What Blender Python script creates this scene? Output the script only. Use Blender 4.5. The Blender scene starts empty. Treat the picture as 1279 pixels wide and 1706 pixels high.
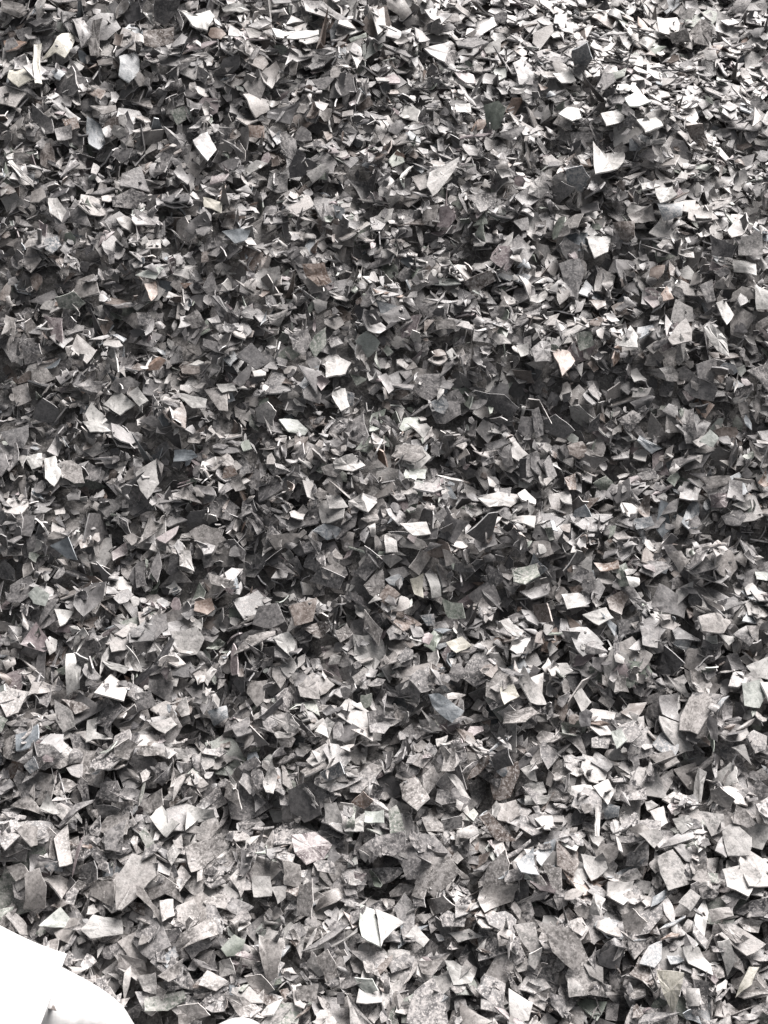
import bpy, math
import numpy as np
from mathutils import Vector, Matrix

# ------------------------------------------------------------------ camera, light, exposure
scene = bpy.context.scene
PW, PH = 1279, 1706
FOV_V = math.radians(36.0)
CAM = np.array([0.0, -0.588, 0.840])
TARGET = np.array([0.0, 0.0, 0.0])
cam_data = bpy.data.cameras.new("camera")
cam_data.sensor_fit = 'VERTICAL'
cam_data.angle = FOV_V
cam_data.clip_start = 0.01
cam_data.clip_end = 200.0
cam = bpy.data.objects.new("camera", cam_data)
scene.collection.objects.link(cam)
cam.location = Vector(CAM)
cam.rotation_euler = (Vector(TARGET) - Vector(CAM)).to_track_quat('-Z', 'Y').to_euler()
scene.camera = cam

SUN_ELEV, SUN_AZ = 37.0, 27.0          # azimuth measured from +Y (away from the camera) towards +X
world = bpy.data.worlds.new("World")
scene.world = world
world.use_nodes = True
wn, wl = world.node_tree.nodes, world.node_tree.links
sky = wn.new("ShaderNodeTexSky")
sky.sky_type = 'NISHITA'
sky.sun_disc = False
sky.sun_elevation = math.radians(SUN_ELEV)
sky.sun_rotation = math.radians(SUN_AZ)
sky.dust_density = 4.0
sky.air_density = 1.0
hs = wn.new("ShaderNodeHueSaturation")     # hazy, almost colourless daylight
hs.inputs["Saturation"].default_value = 0.12
wl.new(sky.outputs[0], hs.inputs["Color"])
wl.new(hs.outputs[0], wn["Background"].inputs["Color"])
wn["Background"].inputs["Strength"].default_value = 0.05
sun_data = bpy.data.lights.new("sun", 'SUN')
sun_data.energy = 5.0
sun_data.angle = math.radians(40.0)
sun_data.color = (1.0, 0.95, 0.925)
sun = bpy.data.objects.new("sun", sun_data)
scene.collection.objects.link(sun)
se, sa = math.radians(SUN_ELEV), math.radians(SUN_AZ)
to_sun = Vector((math.sin(sa) * math.cos(se), math.cos(sa) * math.cos(se), math.sin(se)))
sun.rotation_euler = to_sun.to_track_quat('Z', 'Y').to_euler()
sun.location = to_sun * 5
scene.view_settings.view_transform = 'Standard'
scene.view_settings.look = 'None'
scene.view_settings.exposure = 1.5
scene.view_settings.gamma = 1.0
scene.view_settings.use_curve_mapping = False

rng = np.random.default_rng(20240611)

# ------------------------------------------------------------------ pixel <-> world
fwd = (TARGET - CAM) / np.linalg.norm(TARGET - CAM)
right = np.cross(fwd, [0, 0, 1.0]); right /= np.linalg.norm(right)
upv = np.cross(right, fwd)
FPX = (PH / 2) / math.tan(FOV_V / 2)

def ray(px, py):
    d = fwd + (px - PW / 2) / FPX * right - (py - PH / 2) / FPX * upv
    return d / np.linalg.norm(d)

def project(p):
    v = np.asarray(p) - CAM
    z = v @ fwd
    return PW / 2 + FPX * (v @ right) / z, PH / 2 - FPX * (v @ upv) / z, z

def ground_hit(px, py, z=0.0):
    d = ray(px, py)
    return CAM + d * ((z - CAM[2]) / d[2])

# ------------------------------------------------------------------ shape of the heap
GX0, GX1, GY0, GY1, ST = -0.64, 0.64, -0.56, 0.98, 0.0025
gx = np.arange(GX0, GX1, ST); gy = np.arange(GY0, GY1, ST)
XX, YY = np.meshgrid(gx, gy)            # [iy, ix]
FLOOR_Z = -0.13

def smooth(a, b, x):
    t = np.clip((x - a) / (b - a), 0, 1)
    return t * t * (3 - 2 * t)

def macro(x, y):
    z = -0.035 + 0.115 * smooth(-0.20, 0.42, y) + 0.02 * smooth(0.1, -0.3, x) * smooth(0.1, 0.6, y)
    z = z - 0.075 * smooth(0.16, 0.60, y) * smooth(-0.10, 0.25, x)
    for px, py, amp, sx, sy in BUMPS:
        c = ground_hit(px, py)
        z = z + 0.6 * amp * np.exp(-((x - c[0]) / sx) ** 2 - ((y - c[1]) / sy) ** 2)
    rr = np.maximum(np.abs(x) / 0.62, np.abs(y - 0.21) / 0.75)
    return z * (1 - smooth(0.78, 1.0, rr)) + (FLOOR_Z + 0.02) * smooth(0.78, 1.0, rr)

# ridges and hollows: pixel, height in metres, half widths in metres
BUMPS = [
    (1010, 230, 0.022, 0.10, 0.055), (1180, 480, 0.014, 0.07, 0.04), (260, 690, 0.018, 0.075, 0.035),
    (620, 880, 0.016, 0.07, 0.035), (50, 850, 0.014, 0.05, 0.035), (960, 600, 0.012, 0.07, 0.03),
    (140, 1190, 0.014, 0.06, 0.035), (1160, 1420, 0.014, 0.06, 0.035), (520, 560, 0.010, 0.06, 0.03),
    (300, 340, -0.016, 0.10, 0.05), (720, 470, -0.012, 0.08, 0.04), (1000, 740, -0.018, 0.08, 0.03),
    (850, 960, -0.014, 0.06, 0.025), (380, 930, -0.010, 0.06, 0.03), (800, 1250, -0.016, 0.09, 0.03),
    (430, 1290, -0.010, 0.06, 0.025), (90, 230, -0.014, 0.06, 0.03), (480, 60, 0.014, 0.08, 0.05),
]
Z0 = macro(XX, YY)
for _ in range(150):                    # small slumps and pockets all over the heap
    bx, by = rng.uniform(-0.5, 0.5), rng.uniform(-0.45, 0.85)
    Z0 += rng.normal(0, 0.0065) * np.exp(-((XX - bx) / rng.uniform(0.018, 0.045)) ** 2 - ((YY - by) / rng.uniform(0.018, 0.04)) ** 2)
H = Z0 - 0.024
HCORE = H.copy()

def hidx(x, y):
    ix = np.clip(((x - GX0) / ST).astype(int), 0, len(gx) - 1)
    iy = np.clip(((y - GY0) / ST).astype(int), 0, len(gy) - 1)
    return iy, ix

# ------------------------------------------------------------------ one flake: outline -> thin bent plate
def jag(out, r, amount):
    """split every side and shift the new corner a little: a broken edge"""
    res = []
    n = len(out)
    for i in range(n):
        a, b = out[i], out[(i + 1) % n]
        res.append(a)
        d = b - a
        nrm = np.array([-d[1], d[0]])
        res.append(a + d * r.uniform(0.35, 0.65) + nrm * r.normal(0, amount))
    return np.array(res)

def plate(out, th, bend=0.0, bdir=0.0, fold=0.0, wob=0.0, r=rng, ring=True):
    """top, bottom and rim of a flake. returns verts, tris, smooth flags, edge mask"""
    m = len(out)
    c = out.mean(0)
    size = np.sqrt(((out - c) ** 2).sum(1)).mean() + 1e-9
    rings = [out] + ([c + 0.55 * (out - c)] if ring else []) + [c[None]]
    P = np.concatenate(rings)
    q = P - c
    u = q @ np.array([math.cos(bdir), math.sin(bdir)])
    z = bend * u * u / size
    if fold:
        a = out[0] - c; a = a / (np.linalg.norm(a) + 1e-9)
        z = z + fold * np.abs(q @ np.array([-a[1], a[0]]))
    if wob:
        z = z + r.normal(0, wob * size, len(z))
    z = z - z.mean()
    k = len(P)
    top = np.c_[P, z + th / 2]; bot = np.c_[P, z - th / 2]
    side = np.concatenate([top[:m], bot[:m]])
    V = np.concatenate([top, bot, side])
    F, S = [], []
    sm = 0 if (fold or wob > 0.05) else 1
    for i in range(m):
        j = (i + 1) % m
        if ring:
            F += [(i, j, m + j), (i, m + j, m + i), (m + i, m + j, 2 * m)]
            F += [(k + j, k + i, k + m + j), (k + m + j, k + i, k + m + i), (k + m + j, k + m + i, k + 2 * m)]
            S += [sm] * 6
        else:
            F += [(i, j, m), (k + j, k + i, k + m)]
            S += [sm] * 2
        s = 2 * k
        F += [(s + j, s + i, s + m + i), (s + j, s + m + i, s + m + j)]
        S += [0, 0]
    edge = np.zeros(len(V)); edge[2 * k:] = 1.0
    return V, np.array(F), np.array(S, bool), edge

def random_outline(r):
    kind = r.random()
    n = int(r.choice([3, 4, 4, 5, 5, 6]))
    ang = np.sort((np.arange(n) + r.uniform(-0.33, 0.33, n)) / n * 2 * math.pi)
    rad = r.uniform(0.62, 1.12, n)
    asp = r.uniform(0.5, 1.0) if kind > 0.24 else r.uniform(0.10, 0.3)
    o = np.c_[np.cos(ang) * rad, np.sin(ang) * rad * asp]
    if kind > 0.9:
        i = r.integers(n); o[i] *= 0.35
    o -= o.mean(0)
    return o / np.abs(o[:, 0]).max() * 0.5      # unit length

def inside_samples(out, r, n=48):
    m = len(out); c = out.mean(0)
    i = r.integers(0, m, n)
    a, b = out[i], out[(i + 1) % m]
    s, t = np.sqrt(r.random(n))[:, None], r.random(n)[:, None]
    return c + s * ((a - c) * (1 - t) + (b - c) * t)

NPROTO = 140
protos = []
for k in range(NPROTO):
    o = random_outline(rng)
    oj = jag(o, rng, 0.045)
    fold = rng.uniform(0.25, 0.7) * rng.choice([-1, 1]) if rng.random() < 0.10 else 0.0
    bend = rng.normal(0, 0.18) if rng.random() < 0.85 else rng.normal(0, 0.7)
    fine = plate(oj, 0.07, bend, rng.uniform(0, math.pi), fold, rng.choice([0.01, 0.02, 0.05]), rng)
    coarse = plate(o, 0.06, 0, 0, 0, 0, rng, ring=False)
    protos.append(dict(out=oj, smp=inside_samples(oj, rng), fine=fine, coarse=coarse))

def frame_from_normal(n, spin):
    n = n / np.linalg.norm(n)
    a = np.array([1.0, 0, 0]) if abs(n[0]) < 0.9 else np.array([0, 1.0, 0])
    e1 = np.cross(a, n); e1 /= np.linalg.norm(e1)
    e2 = np.cross(n, e1)
    c, s = math.cos(spin), math.sin(spin)
    f1 = c * e1 + s * e2
    return np.stack([f1, np.cross(n, f1), n], 1)       # columns

# ------------------------------------------------------------------ colours of the plastic (linear)
def tint_of(code, r):
    v = r.normal(1, 0.08)
    base = dict(g=(0.068, 0.065, 0.066), d=(0.022, 0.021, 0.023), w=(0.22, 0.217, 0.21), c=(0.25, 0.24, 0.205),
                b=(0.095, 0.108, 0.120), r=(0.105, 0.068, 0.050), p=(0.112, 0.090, 0.094), k=(0.084, 0.098, 0.082),
                t=(0.122, 0.114, 0.109), l=(0.180, 0.175, 0.170), n=(0.062, 0.046, 0.038), m=(0.22, 0.235, 0.22))[code]
    return np.array(base) * v

CODES = np.array(list("gdtlnkbprwm"))
CPROB = np.array([0.40, 0.14, 0.24, 0.09, 0.040, 0.025, 0.02, 0.018, 0.006, 0.012, 0.006])

# ------------------------------------------------------------------ drop the flakes one after another
F_pos, F_R, F_len, F_wid, F_proto, F_fine, F_tint, F_dust, F_code = [], [], [], [], [], [], [], [], []

def in_frame(x, y, z, mx=50):
    u, v, _ = project(np.stack([x, y, z], -1))
    return (u > -mx) & (u < PW + mx) & (v > -mx) & (v < PH + mx)

def slope_normal(iy, ix, w=5):
    y0, y1 = max(iy - w, 0), min(iy + w, H.shape[0] - 1)
    x0, x1 = max(ix - w, 0), min(ix + w, H.shape[1] - 1)
    q = max(w // 2, 1)
    hx = (H[max(iy - q, 0):iy + q + 1, x1].mean() - H[max(iy - q, 0):iy + q + 1, x0].mean()) / ((x1 - x0) * ST)
    hy = (H[y1, max(ix - q, 0):ix + q + 1].mean() - H[y0, max(ix - q, 0):ix + q + 1].mean()) / ((y1 - y0) * ST)
    return np.array([-hx, -hy, 1.0])

def drop(x, y, length, fine, keep_off=None):
    length *= 1.0 + 0.32 * float(smooth(0.04, -0.22, y)) + 0.35 * float(smooth(0.20, 0.55, y))
    k = int(rng.integers(NPROTO)); p = protos[k]
    wid = length * rng.uniform(0.7, 1.1)
    iy, ix = int((y - GY0) / ST), int((x - GX0) / ST)
    if not (3 < iy < len(gy) - 4 and 3 < ix < len(gx) - 4):
        return
    n = slope_normal(iy, ix) * np.array([0.75, 0.75, 1.0])
    q = rng.random()
    tilt = abs(rng.normal(0, math.radians(16))) if q < 0.62 else (abs(rng.normal(0, math.radians(32))) if q < 0.88
                                                                   else rng.uniform(0.9, 1.45))
    if length > 0.018:
        tilt *= 0.7
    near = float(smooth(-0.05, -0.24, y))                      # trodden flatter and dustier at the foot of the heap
    crest = float(smooth(0.20, 0.40, y) * smooth(0.0, 0.2, x))   # flakes that slid over the crest lie level
    tilt *= 1.0 - 0.6 * near - 0.5 * crest
    a = rng.uniform(0, 2 * math.pi)
    n = n / np.linalg.norm(n)
    n = n + math.tan(min(tilt, 1.45)) * np.array([math.cos(a), math.sin(a), 0])
    R = frame_from_normal(n, rng.uniform(0, 2 * math.pi))
    s = p['smp'] * np.array([length, wid])
    w = s[:, :1] * R[:, 0] + s[:, 1:] * R[:, 1]
    jy, jx = hidx(x + w[:, 0], y + w[:, 1])
    if keep_off is not None and keep_off[jy, jx].mean() > 0.08:
        return
    hh = H[jy, jx]
    need = np.sort(hh - w[:, 2])
    z = need[int(len(need) * (0.955 if tilt < 0.8 else 0.78))] + 0.0004
    H[jy, jx] = np.maximum(hh, np.minimum(z + w[:, 2] + 0.0005, hh + 0.010))
    F_pos.append((x, y, z)); F_R.append(R); F_len.append(length); F_wid.append(wid); F_proto.append(k); F_fine.append(fine)
    code = CODES[np.searchsorted(np.cumsum(CPROB) / CPROB.sum(), rng.random())]
    F_code.append(code); F_tint.append(tint_of(code, rng) * math.exp(rng.normal(0, 0.15)))
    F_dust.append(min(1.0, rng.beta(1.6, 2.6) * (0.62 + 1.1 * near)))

def scatter(n, size_med, sig, fine, where, keep_off=None, lo=0.0035, hi=0.025):
    x = rng.uniform(GX0 + 0.02, GX1 - 0.02, n); y = rng.uniform(GY0 + 0.02, GY1 - 0.02, n)
    iy, ix = hidx(x, y)
    f = in_frame(x, y, Z0[iy, ix])
    sel = f if where == 'in' else ~f
    ln = np.clip(np.exp(rng.normal(math.log(size_med), sig, n)), lo, hi)
    for a, b, l in zip(x[sel], y[sel], ln[sel]):
        drop(a, b, l, fine, keep_off)

scatter(24000, 0.0165, 0.35, False, 'out')
scatter(26000, 0.0145, 0.40, False, 'in')
scatter(44000, 0.0108, 0.46, True, 'in')

# ------------------------------------------------------------------ flakes read off the photograph
# tile origin, then one flake per line: colour code, outline (twice the photo's pixels, from the tile's corner), optional "look | short name"
TILES = {}
TILES[(0, 0)] = """
c 30,235 95,225 115,262 60,285 25,262 ; cream square-cornered flake among the pale shards by the upper left edge | cream square-cornered flake
c 112,150 138,150 140,280 115,280 ; upright pale stick-like shard among the cream flakes | upright pale stick
c 140,190 205,115 250,105 240,160 215,195 185,175 ; torn cream flake beside the upright pale stick | torn cream flake
t 310,70 342,60 330,190 300,185 ; narrow grey upright strip right of the torn cream flake | narrow grey upright strip
g 238,65 275,50 305,120 270,145
n 475,100 580,90 578,140 515,160 480,150 ; broad brownish-grey block-like flake high in the pile | broad brownish-grey flake
b 395,190 455,165 460,250 430,275 395,250 ; ribbed blue-grey flake below the broad brownish one | ribbed blue-grey flake
d 515,0 600,0 590,40 545,85 515,70
w 590,20 640,55 700,35 715,60 690,95 640,85 ; white jagged flake in the top row of the pile | white jagged top flake
w 735,20 800,12 830,28 800,42 745,38
w 905,100 960,105 1060,105 1060,122 980,128 920,125 ; long thin white flake lying level near the top | long thin white flake
r 205,395 255,390 265,425 225,440
b 290,395 335,420 350,470 330,505 295,480
g 405,580 470,555 500,640 400,620
l 160,660 190,660 222,705 205,740 165,710 ; pale pointed leaf-like flake in the shaded upper left hollow | pale pointed leaf-like flake
r 825,415 880,420 880,460 830,455
d 890,370 1000,340 965,415 890,395
c 675,655 740,675 735,708 680,690 ; small cream striated block in the dark hollow | small cream striated block
l 1020,580 1080,545 1095,560 1040,610
k 565,370 615,355 620,400 590,418
b 145,800 190,785 205,820 175,845 150,830
g 370,660 440,625 510,665 450,695 375,690
l 40,530 110,605 112,620 25,540
g 180,430 235,415 240,460 190,470
g 640,470 690,440 720,500 690,540
t 300,360 385,350 388,372 340,380
g 930,430 985,470 980,540 950,520
"""
TILES[(640, 0)] = """
w 690,495 735,515 795,492 800,530 775,575 705,572 ; bright white butterfly-shaped flake | white butterfly-shaped flake
l 150,575 250,525 225,580 160,655 140,620 ; large pale leaf-shaped flake pointing down | large pale leaf-shaped flake
b 625,165 675,150 695,190 660,230 630,215 ; blue-green smooth flake among the sunlit upper right flakes | blue-green smooth flake
m 800,330 850,305 890,345 820,355
t 1015,110 1055,60 1095,95 1085,150 1035,150 ; grey five-cornered flake standing near the upper right corner | grey five-cornered flake
n 1005,415 1060,410 1078,470 1065,500 1020,460 ; dark brown rounded flake on the sunlit slope | dark brown rounded flake
w 580,380 610,358 650,365 658,395 625,405
b 605,565 660,550 690,600 660,640 610,625
l 490,605 530,580 550,630 520,660 480,650
k 330,350 380,335 405,360 390,420 350,440 ; rounded green-grey flake with a pale rim | rounded green-grey flake
g 145,150 210,145 245,180 235,235 190,215
p 185,690 215,685 240,725 215,760 175,755 ; reddish flake with pointed top below the large leaf-shaped one | reddish pointed flake
l 670,790 755,785 745,840 700,860 ; pale grey four-sided plate right of centre | pale grey four-sided plate
w 900,640 960,620 975,660 920,672
t 810,715 890,680 905,735 830,745
b 910,680 995,670 990,720 930,730
d 1085,780 1175,820 1160,860 1090,850
l 1190,790 1260,780 1260,850 1180,850
n 760,740 830,735 835,790 790,810
g 275,650 375,645 370,690 320,710
w 235,345 285,345 290,375 240,375 ; tiny white rectangular chip above the large leaf-shaped flake | tiny white rectangular chip
w 800,180 860,190 860,225 820,215
w 560,245 620,240 640,270 590,280
w 720,380 790,360 800,400 740,420
w 840,400 900,390 930,420 870,440
l 1060,170 1105,165 1110,195 1075,200
w 330,150 385,130 385,170 340,180
l 990,20 1040,30 1020,80 980,55
t 950,110 1010,95 1025,140 960,145
"""
TILES[(0, 430)] = """
k 185,130 245,110 285,150 250,175 195,165 ; smooth green-grey flake with bent tip by the left side | smooth green-grey flake
d 705,125 730,125 770,185 810,205 760,240 735,215 ; dark finger-like bent flake below the upper hollow | dark finger-like flake
g 960,255 1025,235 1040,280 1010,325 975,305
k 1030,290 1085,230 1085,290 1050,335 ; pale green pointed flake beside a grey five-sided one | pale green pointed flake
r 1005,20 1080,15 1105,80 1060,95 1020,60 ; rusty brown triangular flake above the middle of the pile | rusty brown triangular flake
l 1085,350 1115,315 1170,350 1150,385 1085,400
w 345,490 390,440 450,490 400,525 ; white diamond-shaped flake on the bright left ridge | white diamond-shaped flake
w 425,450 460,430 495,475 465,495
w 560,450 640,460 690,470 685,500 640,500
l 850,500 890,478 920,510 910,560 855,545
m 930,535 990,540 1028,575 1015,590 960,580 ; pale green oval flake with rippled face | pale green oval flake
d 0,580 95,555 75,635 30,625 ; dark smooth four-sided plate at the left edge | dark smooth plate
l 450,715 520,670 530,750 490,805 465,770 ; pale dagger-like flake pointing down, left of the rust-orange chip | pale dagger-like flake
r 745,700 775,690 792,720 740,735 ; small rust-orange chip left of the middle | small rust-orange chip
w 80,655 140,650 140,690 105,705
w 145,670 185,660 205,720 180,760 150,735 ; white tongue-shaped flake near the left edge | white tongue-shaped flake
w 1110,440 1150,435 1165,495 1135,510 1105,460 ; white upright flake beside a maroon chip | white upright flake beside maroon
b 1150,440 1180,450 1175,490 1160,490
p 1040,400 1075,390 1100,410 1075,445
l 1110,680 1175,655 1218,690 1175,715 1115,700
g 670,100 705,45 730,110 690,120
r 480,85 515,80 525,120 500,150
l 1085,790 1130,790 1160,830 1095,835
l 1160,810 1210,785 1255,815 1225,850
w 275,545 330,545 370,575 300,580
b 580,640 640,640 660,660 580,680
w 720,420 775,418 790,440 740,450
p 150,195 205,200 215,290 170,260
g 775,410 840,340 830,400 800,430
g 60,270 130,285 140,320 80,320
t 610,200 655,170 690,225 640,235
l 890,190 960,170 930,230 900,220
g 240,430 300,405 355,415 330,450
"""
TILES[(640, 430)] = """
n 265,80 355,40 372,75 290,120 ; brown tilted rectangular flake right of the middle | brown tilted rectangle
d 580,20 650,0 668,40 640,150 600,90 ; large dark charcoal pointed flake right of the brown tilted rectangle | large dark charcoal flake
r 555,300 610,310 635,345 595,385 ; tan streaked triangular flake with pale edge | tan streaked triangle
g 490,300 525,275 555,290 560,340 500,350
t 945,270 1005,200 1025,240 1025,275 960,290 ; grey flake raised on its corner, pointed top | grey raised pointed flake
w 780,290 820,225 845,260 845,300
k 640,250 690,245 700,290 650,310 ; small teal-grey flake near the tan streaked triangle | small teal-grey flake
w 1065,230 1090,220 1140,270 1150,330 1110,310 ; pinkish white elongated flake near the right edge | pinkish white elongated flake
l 845,365 960,360 1000,410 940,410
d 300,440 400,455 450,500 420,530 330,490 ; long dark grey flake in the middle of the pile | long dark grey flake
b 155,480 195,460 215,490 200,520 170,510 ; bluish five-sided chip left of the long dark flake | bluish five-sided chip
g 520,545 570,520 635,575 600,600 535,580
d 490,510 515,495 530,590 505,600
m 1050,610 1085,570 1115,600 1095,630
k 695,750 740,725 775,760 730,780
r 600,730 635,720 640,770 615,775 ; orange-brown upright chip in the dark band | orange-brown upright chip
n 610,625 660,610 680,645 650,670 615,655 ; dark brown flake tucked in the deepest hollow | dark brown tucked flake
w 75,560 140,550 155,570 130,600 ; white wedge at the left of the shadowed band | white wedge
l 310,800 380,780 460,795 420,830 350,830
g 775,540 830,505 860,530 820,580
g 1050,90 1095,70 1105,140 1075,150
w 1105,150 1135,140 1165,190 1140,225
w 1160,10 1240,10 1240,60 1165,40 ; big white flake high at the right side | big white flake at right side
w 1235,90 1279,110 1279,170 1240,170
b 635,840 670,820 690,861 625,861
l 350,255 395,255 420,280 380,290
w 440,290 480,285 480,320 455,330
t 1060,730 1150,725 1160,755 1080,770
p 1085,790 1150,780 1140,830 1090,830
g 840,720 900,700 910,735 860,740
g 380,640 420,620 435,690 405,700
d 450,670 475,665 475,730 450,735
g 1000,510 1030,500 1045,590 1010,600
t 170,210 235,205 240,235 175,240
"""
TILES[(0, 860)] = """
r 650,285 705,275 715,310 690,330 645,315 ; orange-brown square-cornered flake left of the middle | orange-brown square-cornered flake
m 90,260 120,232 165,260 150,300 110,290 ; pale green folded leaf-like flake by the left edge | pale green folded flake
w 180,310 245,320 200,380 ; white triangular flake near the left edge | white triangle
l 565,385 655,368 680,410 655,460 590,470 ; broad pale grey flake with torn lower corner | broad pale grey flake
g 860,300 925,290 950,350 900,375 840,360 ; dark speckled rounded flake right of the orange-brown square-cornered one | dark speckled flake
t 775,460 830,400 915,380 915,395 840,435 ; long brownish wedge lying aslant | long brownish wedge
w 910,405 960,385 985,430 970,470 925,430 ; white flake beside the long brownish wedge | white flake by the wedge
w 220,460 260,450 275,490 265,570 220,585 ; bright white upright flake, tallest on the left side | bright white upright flake
w 340,480 380,490 430,505 415,525 370,510
l 180,610 240,650 250,700 210,720 185,680
w 290,680 325,670 320,720 375,740 310,745 285,755 ; white arrow-shaped flake low on the left | white arrow-shaped flake
t 380,770 425,740 460,760 425,810 385,800 ; brownish-grey rounded stone-like flake | rounded stone-like flake
b 690,650 755,630 760,670 715,700 ; light blue flake right of the rounded stone-like flake | light blue flake
l 495,690 570,670 590,695 550,725
l 580,640 620,600 630,660 605,670
n 205,610 270,620 300,640 250,660
n 1010,375 1070,350 1105,365 1075,405
n 960,300 1055,270 1040,350 980,365
t 1115,390 1155,355 1175,395 1135,420
t 1210,230 1275,175 1279,280 1230,260
p 370,120 420,85 425,125 375,150
l 590,110 635,120 645,180 600,170
b 1040,50 1080,25 1145,45 1090,80 ; bluish white folded flake at the very middle | bluish white folded flake
d 425,560 520,505 570,400 580,410 545,500 440,575 ; long dark curved strip right of the bright white upright flake | long dark curved strip
l 580,775 615,775 625,805 590,810
l 905,670 960,650 1000,700 960,725
w 1050,720 1090,670 1115,690 1095,740
d 860,670 940,600 945,620 880,680
b 80,830 110,800 130,840 100,859
g 450,165 480,170 490,230 455,240
t 690,190 780,220 770,240 700,225
g 450,590 500,580 520,630 460,650
g 770,700 830,670 840,720 790,735
t 990,560 1060,535 1065,610 1000,600
"""
TILES[(640, 860)] = """
g 890,295 915,225 1015,285 1000,340 905,310 ; big ribbed grey rectangular flake on the right | big ribbed grey rectangle
w 660,330 740,305 765,340 715,365 ; white crumpled flake left of the ribbed rectangle | white crumpled flake
l 385,350 415,340 465,385 450,405 410,385
n 495,295 545,290 560,350 500,360 ; brown ridged upright flake below the dark band | brown ridged upright flake
n 740,275 790,250 815,270 790,330 750,310
d 885,520 935,430 1000,490 960,530 ; dark grey pointed flake with streaks on the right | dark grey streaked point
t 1045,335 1110,320 1160,350 1130,390 1060,380
w 1205,500 1279,470 1279,545 1230,530 ; white flake on the right edge | white flake on right edge
m 1190,560 1250,545 1279,590 1250,640 1200,630 ; mint flake below the white one on the right edge | mint flake on right edge
l 940,530 1000,560 1020,610 975,580
c 385,570 430,560 450,600 400,630 ; cream cone-like flake right of the crumpled pale blue flake | cream cone-like flake
b 145,595 180,590 265,650 225,690 175,650 ; crumpled pale blue flake right of the middle line | crumpled pale blue flake
l 120,640 195,715 160,720
t 400,660 490,635 520,660 470,690 395,690
l 630,600 655,570 690,620 660,660
m 755,720 790,710 810,745 775,780
l 915,665 980,690 1030,780 990,790 930,720 ; large pale elongated flake low on the right | large pale elongated flake
t 880,800 960,780 985,820 930,850
g 690,740 755,730 745,775 690,770
d 355,800 410,770 430,830 370,850
b 120,330 165,325 170,365 140,365
k 190,270 260,290 270,340 215,340
w 135,190 175,190 190,265 160,270 ; narrow white upright flake beside a cream one | narrow white upright flake
c 85,210 130,190 130,275 100,260
c 205,425 260,400 290,435 240,455
m 1235,185 1279,190 1279,215 1240,210
w 565,490 610,490 630,515 590,535
g 590,380 655,385 640,420 610,420
r 700,160 780,150 785,175 720,185 ; orange-brown strip in the shadowed hollow | orange-brown strip
w 805,200 850,205 850,230 820,235
b 820,10 890,0 900,30 840,45
k 425,185 510,160 520,200 470,235 430,215 ; green-grey crumpled flake above the brown ridged one | green-grey crumpled flake
l 400,0 505,0 500,35 450,25
l 50,25 140,20 155,60 95,65
t 940,120 990,115 1015,150 985,190
l 0,60 40,80 45,120 5,120
l 1155,770 1200,760 1225,830
g 915,600 980,590 980,690 925,660
g 850,365 915,360 910,440 860,430
l 590,260 660,255 685,300 610,310
"""
TILES[(0, 1276)] = """
t 385,375 440,295 520,300 520,370 405,480 385,480 ; largest dusty speckled flake, long and slanting | largest dusty slanting flake
t 615,270 735,225 755,265 680,340 635,355 ; dusty kite-shaped flake above the largest one | dusty kite-shaped flake
p 970,230 1050,220 1105,265 1080,310 1020,330 980,290 ; broad dusty pinkish flake with rounded corners | broad dusty pinkish flake
w 500,180 540,135 600,200 555,238 ; bright white square-cut flake tilted on its corner | bright white square-cut flake
w 625,130 715,150 720,175 640,190 620,220 ; white angular flake right of the square-cut one | white angular flake
w 130,140 165,105 200,160 180,165
w 1140,200 1215,160 1210,215 1150,222 ; white folded flake below the reddish chip | white folded flake
m 1215,150 1279,150 1279,190 1215,190
l 1080,125 1120,120 1140,190 1085,190
l 875,50 905,0 925,30 910,100 885,90 ; pale spearhead-shaped flake standing in the lower dark band | pale spearhead flake
g 345,220 420,180 405,290 350,280
t 80,360 130,340 155,400 150,475 75,478 ; tall dusty grey flake above the white sack | tall dusty flake above sack
t 135,365 215,365 235,400 205,445
m 125,535 200,470 240,520 220,540 ; pale mint flake just above the white sack | pale mint flake above sack
l 265,545 310,495 405,515 410,560 300,575 ; broad pale dusty plate right of the white sack | broad dusty plate by sack
t 295,430 315,365 380,395 375,470
t 570,625 600,560 720,500 745,550 680,580 ; long dusty flake with angular ends | long dusty angular flake
t 860,560 945,590 925,700 890,720 870,640 ; tall dusty tapered flake near the bottom | tall dusty tapered flake
m 1200,460 1245,480 1270,605 1205,570 ; mint half of a pair of upright flakes | mint upright flake
l 1250,478 1279,488 1345,525 1279,580 1268,605 ; pale triangular flake leaning against the mint one | pale leaning triangle
t 1050,640 1090,610 1120,660 1095,715
l 1100,600 1190,540 1190,555 1105,605
t 985,735 1060,725 1050,790 990,780
t 815,700 870,695 915,745 870,775
k 480,775 610,750 620,780 560,815 480,820 ; smooth green-grey flake near the bottom edge | smooth green-grey bottom flake
l 725,650 770,640 780,690 735,705
t 660,730 690,680 760,720 720,750
g 190,200 250,130 380,80 360,95 260,150 200,205 ; long grey sliver slanting upward | long grey sliver
t 475,120 540,75 545,130 500,160 480,150
l 840,370 900,368 905,435 845,438 ; pale curved flake with square outline | pale curved square flake
l 905,405 955,395 950,440 925,460
t 940,315 1000,330 1000,405 945,395
t 990,495 1000,400 1040,375 1040,505
r 1170,120 1210,85 1245,115 1215,145 ; reddish chip in the lower dark band | reddish chip
l 455,700 520,690 522,760 480,750
t 525,700 610,640 600,700 560,720
t 590,800 660,790 700,830 640,850
t 740,760 810,770 880,840 800,840
t 530,450 575,445 580,500 540,520
"""
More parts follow.
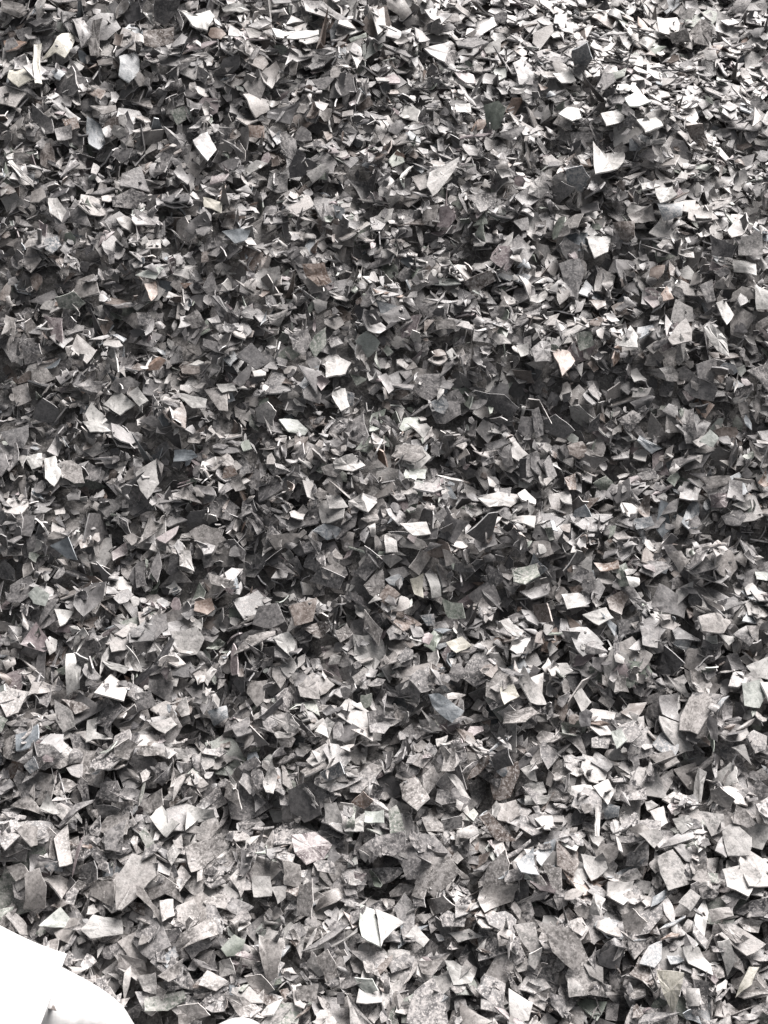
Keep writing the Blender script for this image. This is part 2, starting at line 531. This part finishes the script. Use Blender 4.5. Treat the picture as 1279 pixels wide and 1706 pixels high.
TILES[(640, 1276)] = """
w 465,65 530,50 540,92 465,95 ; upper of two white bars lying together | upper white bar
w 468,100 560,95 540,125 470,130 ; lower of two white bars lying together | lower white bar
b 725,120 785,135 780,170 735,178 ; bluish white block above thin upright edges | bluish white block
l 695,70 745,45 768,85 745,130
l 910,300 960,280 1035,380 945,418 920,360 ; large pale four-sided flake on the lower right | large pale four-sided flake
l 1125,345 1215,325 1258,370 1212,438 1140,405 ; large pale flake with a drooping point by the right edge | large drooping pale flake
l 1125,215 1170,190 1225,240 1215,300 1145,300
w 960,175 1015,165 1030,200 990,230
l 1050,150 1130,160 1135,210 1090,235
l 740,390 830,385 820,440 790,470 742,430 ; pale shield-shaped flake below the shell-like curled one | pale shield-shaped flake
l 655,295 735,315 745,340 690,385 ; pale shell-like curled flake | pale shell-like flake
b 440,325 490,280 515,365 455,355
l 430,530 500,520 530,620 500,640
t 500,510 620,540 680,640 630,680 560,620 ; big dusty flake spreading down to the right | big dusty spreading flake
t 525,330 590,340 590,415 560,410
t 310,445 330,405 440,395 430,450 330,490 ; broad dusty flake with a notched left end | broad dusty notched flake
n 315,170 350,155 440,250 375,250 ; brown mottled flake with rusty patches | brown mottled flake
k 15,145 40,130 75,225 20,235
l 205,20 235,30 290,110 255,100
l 65,570 105,530 150,580 130,605
t 110,650 220,625 160,700 125,690
w 200,650 230,650 300,700 290,725 230,730 ; white flake near the bottom, lying level | white level bottom flake
l 415,740 495,790 480,850 420,850 ; pale block-like flake at the bottom edge | pale block-like bottom flake
l 610,680 675,765 615,770
c 905,680 1000,690 985,760 960,850 930,760 ; cream tattered tapering flake at the bottom edge | cream tattered flake
l 1005,740 1050,740 1050,800 1010,800
c 1170,770 1215,670 1250,670 1225,730 ; cream long flake in the lower right corner | cream long corner flake
t 790,500 830,475 875,520 850,560 800,545 ; dusty six-sided flake below the pale shield-shaped one | dusty six-sided flake
l 680,490 700,425 735,440 720,500
l 980,455 1020,410 1055,435 1020,485
l 1030,100 1045,5 1075,20 1055,125 ; pale tall upright flake above the lower right cluster | pale tall upright flake
t 1085,80 1120,70 1170,110 1150,145 1090,110
l 700,130 712,130 715,240 702,235
l 760,180 775,185 795,290 780,280
l 845,225 910,210 930,240 900,275
t 885,150 930,135 945,190 915,210
t 50,60 110,40 145,100 110,150 60,110
g 190,180 260,165 260,205 200,215
t 130,450 200,430 230,470 170,495
t 1080,480 1150,470 1165,500 1090,520
t 1110,530 1150,525 1200,590 1170,590
"""

heroes = []
for (ox, oy), txt in TILES.items():
    for line in txt.strip().splitlines():
        geo, _, lab = line.partition(';')
        tok = geo.split()
        pts = np.array([[float(v) for v in t.split(',')] for t in tok[1:]]) / 2.0 + np.array([ox, oy])
        label, short = ([s.strip() for s in lab.split('|')] if lab else (None, None))
        heroes.append(dict(code=tok[0], pts=pts, label=label, short=short))
heroes.sort(key=lambda h: h['pts'][:, 1].mean())

HERO_MASK = np.zeros(H.shape)
individuals = []        # dict(V,F,S,edge,M,tint,dust,code,pix,size,label,short,out)
for h in heroes:
    pts = h['pts']; c = pts.mean(0)
    d = ray(*c)
    t = 0.5                                            # walk down the ray to the heap
    while t < 2.2:
        p = CAM + d * t
        iy, ix = hidx(np.array([p[0]]), np.array([p[1]]))
        if p[2] < H[iy[0], ix[0]]:
            break
        t += 0.002
    code = h['code']
    wu, wc, jt = {'w': (1.0, 0.12, 0.12), 'c': (0.9, 0.25, 0.15), 'm': (0.8, 0.35, 0.2), 'l': (0.8, 0.4, 0.22),
                  'd': (0.15, 1.0, 0.3), 'n': (0.3, 0.8, 0.3)}.get(code, (0.5, 0.65, 0.28))
    n = wu * np.array([0, 0, 1.0]) - wc * d + rng.normal(0, jt, 3)
    n /= np.linalg.norm(n)
    while n @ -d < 0.42:
        n = n - 0.15 * d; n /= np.linalg.norm(n)
    rays = np.array([ray(*q) for q in pts])
    smp = inside_samples(pts, rng, 140)
    rs = np.array([ray(*q) for q in smp])
    for it in range(34):
        P0 = CAM + d * t
        k = ((P0 - CAM) @ n) / (rs @ n)
        W = CAM + rs * k[:, None]
        clear = np.ones(len(W), bool)
        for s in (0.0, 0.005, 0.010, 0.016, 0.024, 0.034, 0.046):
            Q = W - rs * s
            iy, ix = hidx(Q[:, 0], Q[:, 1])
            clear &= Q[:, 2] > H[iy, ix] + (0.0003 if s == 0 else -0.001)
        if clear.mean() > 0.93:
            break
        t -= 0.0012
    iy, ix = hidx(W[:, 0], W[:, 1])
    H[iy, ix] = np.maximum(H[iy, ix], np.minimum(W[:, 2], H[iy, ix] + 0.012))
    HERO_MASK[iy, ix] = 1
    k = ((P0 - CAM) @ n) / (rays @ n)
    P3 = CAM + rays * k[:, None]
    org = P3.mean(0)
    e1 = P3[np.argmax(((P3 - org) ** 2).sum(1))] - org; e1 /= np.linalg.norm(e1)
    e2 = np.cross(n, e1)
    R = np.stack([e1, e2, n], 1)
    out = (P3 - org) @ R[:, :2]
    a = 0.5 * np.sum(out[:, 0] * np.roll(out[:, 1], -1) - np.roll(out[:, 0], -1) * out[:, 1])
    if a < 0:
        out = out[::-1]
    size = np.sqrt(abs(a))
    oj = jag(jag(out, rng, 0.035), rng, 0.03)
    V, F, S, edge = plate(oj, min(0.0012, 0.05 * size + 0.0004), rng.normal(0, 0.16), rng.uniform(0, 3.14),
                          rng.uniform(0.2, 0.5) * rng.choice([-1, 1]) if rng.random() < 0.16 else 0.0, 0.02, rng)
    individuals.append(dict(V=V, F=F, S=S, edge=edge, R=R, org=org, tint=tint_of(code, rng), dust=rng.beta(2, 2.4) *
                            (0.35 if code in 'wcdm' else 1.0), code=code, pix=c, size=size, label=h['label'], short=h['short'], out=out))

# small chips settle between and on the rims of the larger flakes
scatter(9000, 0.0062, 0.40, True, 'in', HERO_MASK, 0.0028, 0.012)

# ------------------------------------------------------------------ which of the dropped flakes show largest
pos = np.array(F_pos); Rm = np.array(F_R); ln = np.array(F_len); wd = np.array(F_wid); pr = np.array(F_proto)
fine = np.array(F_fine); tint = np.array(F_tint); dust = np.array(F_dust); codes = np.array(F_code)
N = len(pos)
smp = np.stack([p['smp'] for p in protos])[pr]                       # N,48,2
Wp = pos[:, None] + (smp[..., :1] * ln[:, None, None]) * Rm[:, None, :, 0] + (smp[..., 1:] * wd[:, None, None]) * Rm[:, None, :, 1]
BW, BH = 160, 214
def splat(P, ids, buf_d, buf_i):
    u, v, z = project(P)
    iu = (u / PW * BW).astype(int); iv = (v / PH * BH).astype(int)
    ok = (u > 0) & (v > 0) & (iu < BW) & (iv < BH)
    lin = iv[ok] * BW + iu[ok]; zz = z[ok]; ii = ids[ok]
    o = np.argsort(-zz)
    buf_i_new = buf_i.copy(); buf_d_new = buf_d.copy()
    cand_d = np.full(BW * BH, np.inf); cand_i = np.full(BW * BH, -1)
    cand_d[lin[o]] = zz[o]; cand_i[lin[o]] = ii[o]
    m = cand_d < buf_d_new
    buf_d_new[m] = cand_d[m]; buf_i_new[m] = cand_i[m]
    return buf_d_new, buf_i_new
bd, bi = np.full(BW * BH, np.inf), np.full(BW * BH, -1)
bd, bi = splat(Wp.reshape(-1, 3), np.repeat(np.arange(N), 48), bd, bi)
for q, it in enumerate(individuals):
    s = inside_samples(it['out'], rng, 160)
    bd, bi = splat(it['org'] + s @ it['R'][:, :2].T, np.full(160, N + q), bd, bi)
seen = np.bincount(bi[bi >= 0], minlength=N + len(individuals))
extra = max(0, 298 - len(individuals))
pick = [i for i in np.argsort(-seen[:N]) if fine[i]][:extra]
picked = np.zeros(N, bool); picked[pick] = True

def proto_geo(i, which):
    V, F, S, edge = protos[pr[i]][which]
    s = np.array([ln[i], wd[i], min(ln[i], 0.016)])
    return V * s, F, S, edge

for i in pick:
    V, F, S, edge = proto_geo(i, 'fine')
    u, v, _ = project(pos[i])
    o = protos[pr[i]]['out'] * np.array([ln[i], wd[i]])
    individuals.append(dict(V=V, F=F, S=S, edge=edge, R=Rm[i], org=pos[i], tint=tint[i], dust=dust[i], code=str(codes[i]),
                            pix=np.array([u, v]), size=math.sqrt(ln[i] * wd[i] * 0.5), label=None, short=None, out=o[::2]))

# ------------------------------------------------------------------ materials
def new_mat(name):
    m = bpy.data.materials.new(name); m.use_nodes = True
    nt = m.node_tree
    return m, nt, nt.nodes, nt.links, nt.nodes["Principled BSDF"]

def node(nt, typ, **kw):
    n = nt.nodes.new(typ)
    for k, v in kw.items():
        setattr(n, k, v)
    return n

def flake_material():
    m, nt, nd, lk, bs = new_mat("crushed_plastic")
    at = node(nt, "ShaderNodeAttribute", attribute_name="tint")
    uv = node(nt, "ShaderNodeAttribute", attribute_name="grain")
    def noise(scale, detail, rough, vec=None):
        n = node(nt, "ShaderNodeTexNoise")
        n.inputs["Scale"].default_value = scale; n.inputs["Detail"].default_value = detail
        n.inputs["Roughness"].default_value = rough
        lk.new((vec or uv.outputs["Vector"]), n.inputs["Vector"])
        return n.outputs["Fac"]
    def math_(op, a, b=None, clamp=False):
        n = node(nt, "ShaderNodeMath", operation=op, use_clamp=clamp)
        for i, v in enumerate((a, b)):
            if v is None: continue
            if isinstance(v, (int, float)): n.inputs[i].default_value = v
            else: lk.new(v, n.inputs[i])
        return n.outputs[0]
    def ramp(v, a, b, lo=0.0, hi=1.0):
        n = node(nt, "ShaderNodeMapRange", interpolation_type='SMOOTHSTEP')
        lk.new(v, n.inputs[0])
        for i, q in enumerate((a, b, lo, hi)): n.inputs[i + 1].default_value = q
        return n.outputs[0]
    # the grain attribute is in millimetres, with its x axis along each flake
    mp = node(nt, "ShaderNodeMapping"); mp.inputs["Scale"].default_value = (0.08, 1.4, 1.0)
    lk.new(uv.outputs["Vector"], mp.inputs["Vector"])
    streak = noise(0.5, 4, 0.6, mp.outputs[0])
    blotch = noise(0.22, 5, 0.62)
    speck = noise(0.62, 2, 0.85)
    shade = math_('ADD', math_('ADD', ramp(speck, 0.36, 0.48, -0.28, 0.0), ramp(streak, 0.3, 0.7, 0.92, 1.06)), ramp(blotch, 0.3, 0.7, -0.2, 0.2))
    col = node(nt, "ShaderNodeVectorMath", operation='SCALE')
    lk.new(at.outputs["Color"], col.inputs[0]); lk.new(shade, col.inputs["Scale"])
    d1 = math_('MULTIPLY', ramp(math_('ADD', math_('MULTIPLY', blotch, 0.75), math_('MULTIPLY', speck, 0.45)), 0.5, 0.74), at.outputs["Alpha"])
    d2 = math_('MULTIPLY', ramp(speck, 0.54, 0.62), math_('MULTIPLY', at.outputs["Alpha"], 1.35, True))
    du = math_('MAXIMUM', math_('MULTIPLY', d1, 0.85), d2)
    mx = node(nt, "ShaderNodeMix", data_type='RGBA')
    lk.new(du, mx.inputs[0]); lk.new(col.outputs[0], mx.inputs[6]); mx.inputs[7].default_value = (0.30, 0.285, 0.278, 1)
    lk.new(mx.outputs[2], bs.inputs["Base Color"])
    lk.new(math_('ADD', ramp(blotch, 0.3, 0.7, 0.42, 0.60), math_('MULTIPLY', du, 0.3)), bs.inputs["Roughness"])
    bs.inputs["Specular IOR Level"].default_value = 0.6
    bp = node(nt, "ShaderNodeBump"); bp.inputs["Strength"].default_value = 0.45; bp.inputs["Distance"].default_value = 0.0005
    lk.new(math_('ADD', math_('MULTIPLY', speck, 0.5), math_('ADD', math_('MULTIPLY', streak, 0.35), blotch)), bp.inputs["Height"])
    lk.new(bp.outputs[0], bs.inputs["Normal"])
    return m
MAT_FLAKE = flake_material()

def build_mesh(name, V, F, S, tintv, grain):
    me = bpy.data.meshes.new(name)
    me.vertices.add(len(V)); me.vertices.foreach_set("co", np.ascontiguousarray(V, dtype=np.float32).ravel())
    me.loops.add(F.size); me.loops.foreach_set("vertex_index", np.ascontiguousarray(F, dtype=np.int32).ravel())
    me.polygons.add(len(F))
    me.polygons.foreach_set("loop_start", np.arange(0, F.size, 3, dtype=np.int32))
    me.polygons.foreach_set("use_smooth", np.asarray(S, bool))
    a = me.attributes.new("tint", 'FLOAT_COLOR', 'POINT'); a.data.foreach_set("color", np.ascontiguousarray(tintv, dtype=np.float32).ravel())
    g = me.attributes.new("grain", 'FLOAT_VECTOR', 'POINT'); g.data.foreach_set("vector", np.ascontiguousarray(grain, dtype=np.float32).ravel())
    me.materials.append(MAT_FLAKE)
    me.update(calc_edges=True)
    me.validate()
    return me

def edge_tint(t, edge, du):
    """freshly broken rims of the plastic are paler than its faces"""
    t = np.asarray(t)
    pale = np.minimum(t * 1.8 + 0.17, 0.7)
    e = edge[:, None]
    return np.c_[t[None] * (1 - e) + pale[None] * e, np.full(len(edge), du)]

# ------------------------------------------------------------------ the ground under the heap
gm, nt, nd, lk, bs = new_mat("concrete")
nz = node(nt, "ShaderNodeTexNoise"); nz.inputs["Scale"].default_value = 9; nz.inputs["Detail"].default_value = 8
rp = node(nt, "ShaderNodeValToRGB")
rp.color_ramp.elements[0].color = (0.20, 0.19, 0.18, 1); rp.color_ramp.elements[1].color = (0.34, 0.33, 0.31, 1)
tc = node(nt, "ShaderNodeTexCoord")
lk.new(tc.outputs["Object"], nz.inputs["Vector"]); lk.new(nz.outputs["Fac"], rp.inputs[0]); lk.new(rp.outputs[0], bs.inputs["Base Color"])
bs.inputs["Roughness"].default_value = 0.85
me = bpy.data.meshes.new("ground")
me.from_pydata([(-30, -30, FLOOR_Z), (30, -30, FLOOR_Z), (30, 30, FLOOR_Z), (-30, 30, FLOOR_Z)], [], [(0, 1, 2, 3)])
me.materials.append(gm)
ground = bpy.data.objects.new("ground", me); scene.collection.objects.link(ground)
ground["kind"] = "structure"
ground["label"] = "concrete floor under the heap of flakes"

# ------------------------------------------------------------------ the mass of the heap: one object
Vs, Fs, Ss, Ts, Gs = [], [], [], [], []
off = 0
for which in ('fine', 'coarse'):
    for k in range(NPROTO):
        ids = np.where((pr == k) & ~picked & (fine == (which == 'fine')))[0]
        if len(ids) == 0:
            continue
        V, F, S, edge = protos[k][which]
        sc = np.stack([ln[ids], wd[ids], np.minimum(ln[ids], 0.016)], 1)
        L = V[None] * sc[:, None]                               # n,v,3
        Wv = np.einsum('nij,nvj->nvi', Rm[ids], L) + pos[ids][:, None]
        Vs.append(Wv.reshape(-1, 3))
        Fs.append((F[None] + (off + np.arange(len(ids)) * len(V))[:, None, None]).reshape(-1, 3))
        off += len(ids) * len(V)
        Ss.append(np.tile(S, len(ids)))
        t = tint[ids][:, None]
        pale = np.minimum(t * 1.8 + 0.17, 0.7)
        e = edge[None, :, None]
        tv = t * (1 - e) + pale * e
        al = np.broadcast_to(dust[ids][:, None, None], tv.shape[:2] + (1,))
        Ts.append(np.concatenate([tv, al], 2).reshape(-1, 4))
        Gs.append((L * 1000 + rng.uniform(0, 900, (len(ids), 1, 3))).reshape(-1, 3))
# packed inside of the heap, wholly covered by flakes
cs = 6
cx, cy, cz = XX[::cs, ::cs], YY[::cs, ::cs], HCORE[::cs, ::cs] - 0.001
ny_, nx_ = cx.shape
Vc = np.stack([cx, cy, cz], -1).reshape(-1, 3)
q = (np.arange(ny_ - 1)[:, None] * nx_ + np.arange(nx_ - 1)[None]).ravel()
Fc = np.concatenate([np.stack([q, q + 1, q + nx_ + 1], 1), np.stack([q, q + nx_ + 1, q + nx_], 1)])
Vs.append(Vc); Fs.append(Fc + off); Ss.append(np.ones(len(Fc), bool))
Ts.append(np.tile([0.07, 0.066, 0.062, 0.5], (len(Vc), 1))); Gs.append(Vc * 1000)
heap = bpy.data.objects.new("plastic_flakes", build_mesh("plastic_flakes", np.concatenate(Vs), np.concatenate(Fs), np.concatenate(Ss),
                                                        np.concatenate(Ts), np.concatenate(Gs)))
scene.collection.objects.link(heap)
heap["kind"] = "stuff"
heap["label"] = "heap of countless small grey crushed plastic flakes between the larger pieces"
heap["category"] = "plastic flakes"

# ------------------------------------------------------------------ labels for the flakes that have none of their own
TONE = dict(g="mid-grey", d="charcoal", w="white", c="cream", b="blue-grey", r="rust-brown", p="pinkish-grey", k="green-grey",
            t="dusty taupe", l="pale grey", n="dark brown", m="pale mint")
def shape_word(it):
    o = it['out']; n = len(o)
    ex = o - o.mean(0)
    s = np.linalg.svd(ex, compute_uv=False)
    asp = s[1] / s[0]
    w = "sliver" if asp < 0.28 else "strip" if asp < 0.42 else {3: "triangle", 4: "four-sided flake", 5: "five-sided flake"}.get(n, "many-cornered flake")
    sz = "big" if it['size'] > 0.021 else "small" if it['size'] < 0.011 else "medium"
    return sz, w
marks = [it for it in individuals if it['short']]
used = set(it['label'] for it in individuals if it['label'])
def where(dx, dy):
    a = abs(dx), abs(dy)
    if a[0] < 0.4 * a[1]: return "above" if dy < 0 else "below"
    if a[1] < 0.4 * a[0]: return "left of" if dx < 0 else "right of"
    return ("up and " if dy < 0 else "down and ") + ("left of" if dx < 0 else "right of")
for it in individuals:
    if it['label']:
        continue
    sz, w = shape_word(it)
    ds = sorted(marks, key=lambda m: ((m['pix'] - it['pix']) ** 2).sum())
    done = False
    for m in ds[:8]:
        dx, dy = it['pix'] - m['pix']
        near = "just " if math.hypot(dx, dy) < 75 else ""
        lab = f"{sz} {TONE[it['code']]} {w} {near}{where(dx, dy)} the {m['short']}"
        if lab not in used:
            used.add(lab); it['label'] = lab; done = True
            break
    if not done:
        it['label'] = f"{sz} {TONE[it['code']]} {w} lying loose among the heap"

for it in individuals:
    g = it['V'] * 1000 + rng.uniform(0, 900, 3)
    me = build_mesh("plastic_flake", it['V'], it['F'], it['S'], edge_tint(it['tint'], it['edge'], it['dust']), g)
    ob = bpy.data.objects.new("plastic_flake", me)
    M = Matrix(it['R'].tolist()).to_4x4(); M.translation = Vector(it['org'])
    ob.matrix_world = M
    scene.collection.objects.link(ob)
    ob["label"] = it['label']; ob["category"] = "plastic flake"; ob["group"] = "larger flakes lying on the heap"

# ------------------------------------------------------------------ the white sack in the corner
sm, nt, nd, lk, bs = new_mat("white_woven_sack")
tc = node(nt, "ShaderNodeTexCoord")
wv = node(nt, "ShaderNodeTexWave"); wv.inputs["Scale"].default_value = 160; wv.inputs["Distortion"].default_value = 0.4
wv2 = node(nt, "ShaderNodeTexWave", bands_direction='Y'); wv2.inputs["Scale"].default_value = 160; wv2.inputs["Distortion"].default_value = 0.4
lk.new(tc.outputs["Object"], wv.inputs["Vector"]); lk.new(tc.outputs["Object"], wv2.inputs["Vector"])
ad = node(nt, "ShaderNodeMath", operation='ADD'); lk.new(wv.outputs["Fac"], ad.inputs[0]); lk.new(wv2.outputs["Fac"], ad.inputs[1])
bp = node(nt, "ShaderNodeBump"); bp.inputs["Strength"].default_value = 0.05; bp.inputs["Distance"].default_value = 0.0003
lk.new(ad.outputs[0], bp.inputs["Height"]); lk.new(bp.outputs[0], bs.inputs["Normal"])
bs.inputs["Base Color"].default_value = (0.35, 0.35, 0.35, 1); bs.inputs["Roughness"].default_value = 0.45

ZS = H.copy()                          # the settled heap, evened out
for _ in range(14):
    ZS = (np.roll(ZS, 2, 0) + np.roll(ZS, -2, 0) + np.roll(ZS, 2, 1) + np.roll(ZS, -2, 1)) / 4
def surf_z(px, py, lift):
    d = ray(px, py); t = 0.4
    while t < 2:
        p = CAM + d * t
        iy, ix = hidx(np.array([p[0]]), np.array([p[1]]))
        if p[2] < ZS[iy[0], ix[0]] + lift: break
        t += 0.001
    return CAM + d * t

def catmull(P, n):
    P = np.array(P, float); out = []
    for i in range(len(P) - 1):
        p0, p1, p2, p3 = P[max(i - 1, 0)], P[i], P[i + 1], P[min(i + 2, len(P) - 1)]
        for t in np.linspace(0, 1, n, endpoint=False):
            out.append(0.5 * (2 * p1 + (p2 - p0) * t + (2 * p0 - 5 * p1 + 4 * p2 - p3) * t * t + (3 * p1 - p0 - 3 * p2 + p3) * t ** 3))
    out.append(P[-1])
    return np.array(out)

sack = bpy.data.objects.new("white_sack", None); scene.collection.objects.link(sack)
sack.location = Vector(surf_z(60, 1760, 0.0))
sack["label"] = "overexposed white woven sack with folded flap in the lower left corner"
sack["category"] = "sack"

def link_part(name, V, F, smooth_=True, thick=None):
    me = bpy.data.meshes.new(name)
    me.from_pydata([tuple(Vector(v) - sack.location) for v in V], [], F)
    for p in me.polygons: p.use_smooth = smooth_
    me.materials.append(sm); me.update()
    o = bpy.data.objects.new(name, me); scene.collection.objects.link(o); o.parent = sack
    if thick:
        md = o.modifiers.new("thickness", 'SOLIDIFY'); md.thickness = thick; md.offset = 0
    return o

# body: a bulging lump whose outer rim follows the curve seen over the flakes
rim_px = catmull([(-260, 1500), (-120, 1545), (0, 1570), (60, 1592), (105, 1612), (165, 1645), (203, 1675), (228, 1712), (262, 1745),
                  (315, 1738), (360, 1708), (398, 1695), (436, 1708), (490, 1765), (520, 1850)], 8)
rim = np.array([surf_z(u, v, 0.014) for u, v in rim_px])
ctr = surf_z(60, 2150, 0.0) ; ctr2 = surf_z(-300, 2100, 0.0)
NV = 26
Vb, Fb = [], []
for i, p in enumerate(rim):
    a = i / (len(rim) - 1)
    c = ctr2 * (1 - a) + ctr * a + np.array([0.10 * a, 0, 0])
    for j in range(NV + 1):
        v = (j - 2) / (NV - 2)
        if v < 0:
            q = p + np.array([0, 0, 0.010 * v * 10]) + (c - p) * 0.02 * (-v)
        else:
            q = p + (c - p) * v * 0.9
            q = q + np.array([0, 0, 0.036 * (1 - math.exp(-v * 9)) * (1 + 0.35 * math.sin(a * 31 + 3 * v) * math.exp(-v * 2))
                              + 0.0025 * math.sin(a * 47 + 9 * v) * min(1, v * 6) + 0.006 * math.sin(v * 17 + a * 15) * min(1, v * 5)])
        Vb.append(q)
for i in range(len(rim) - 1):
    for j in range(NV):
        k = i * (NV + 1) + j
        Fb.append((k, k + 1, k + NV + 2, k + NV + 1))
link_part("sack_body", Vb, Fb)

# flap: the folded mouth of the sack, a flat sheet with a sharp corner lying over the body
corner = {"A": (-220, 1455), "B": (111, 1588), "C": (48, 1760), "D": (-300, 1700)}
LIFT = 0.058
FLAP_Z = surf_z(60, 1590, 0.0)[2]
print('flap', FLAP_Z)
NA = 24
Vf, Ff = [], []
for i in range(NA + 1):
    for j in range(NA + 1):
        s, t = i / NA, j / NA
        q = (np.array(corner["A"]) * (1 - s) + np.array(corner["B"]) * s) * (1 - t) + (np.array(corner["D"]) * (1 - s) + np.array(corner["C"]) * s) * t
        q = q + np.array([0, 4 * math.sin(s * 9)]) * (1 - t)
        d = ray(*q)
        zz = FLAP_Z + LIFT + 0.004 * math.sin(5 * s + 4 * t)  + 0.006 * t
        Vf.append(CAM + d * ((zz - CAM[2]) / d[2]))
for i in range(NA):
    for j in range(NA):
        k = i * (NA + 1) + j
        Ff.append((k, k + NA + 1, k + NA + 2, k + 1))
link_part("sack_flap", Vf, Ff, True, 0.0012)
print("flakes", N, "individuals", len(individuals), "tris", sum(len(f) for f in Fs))
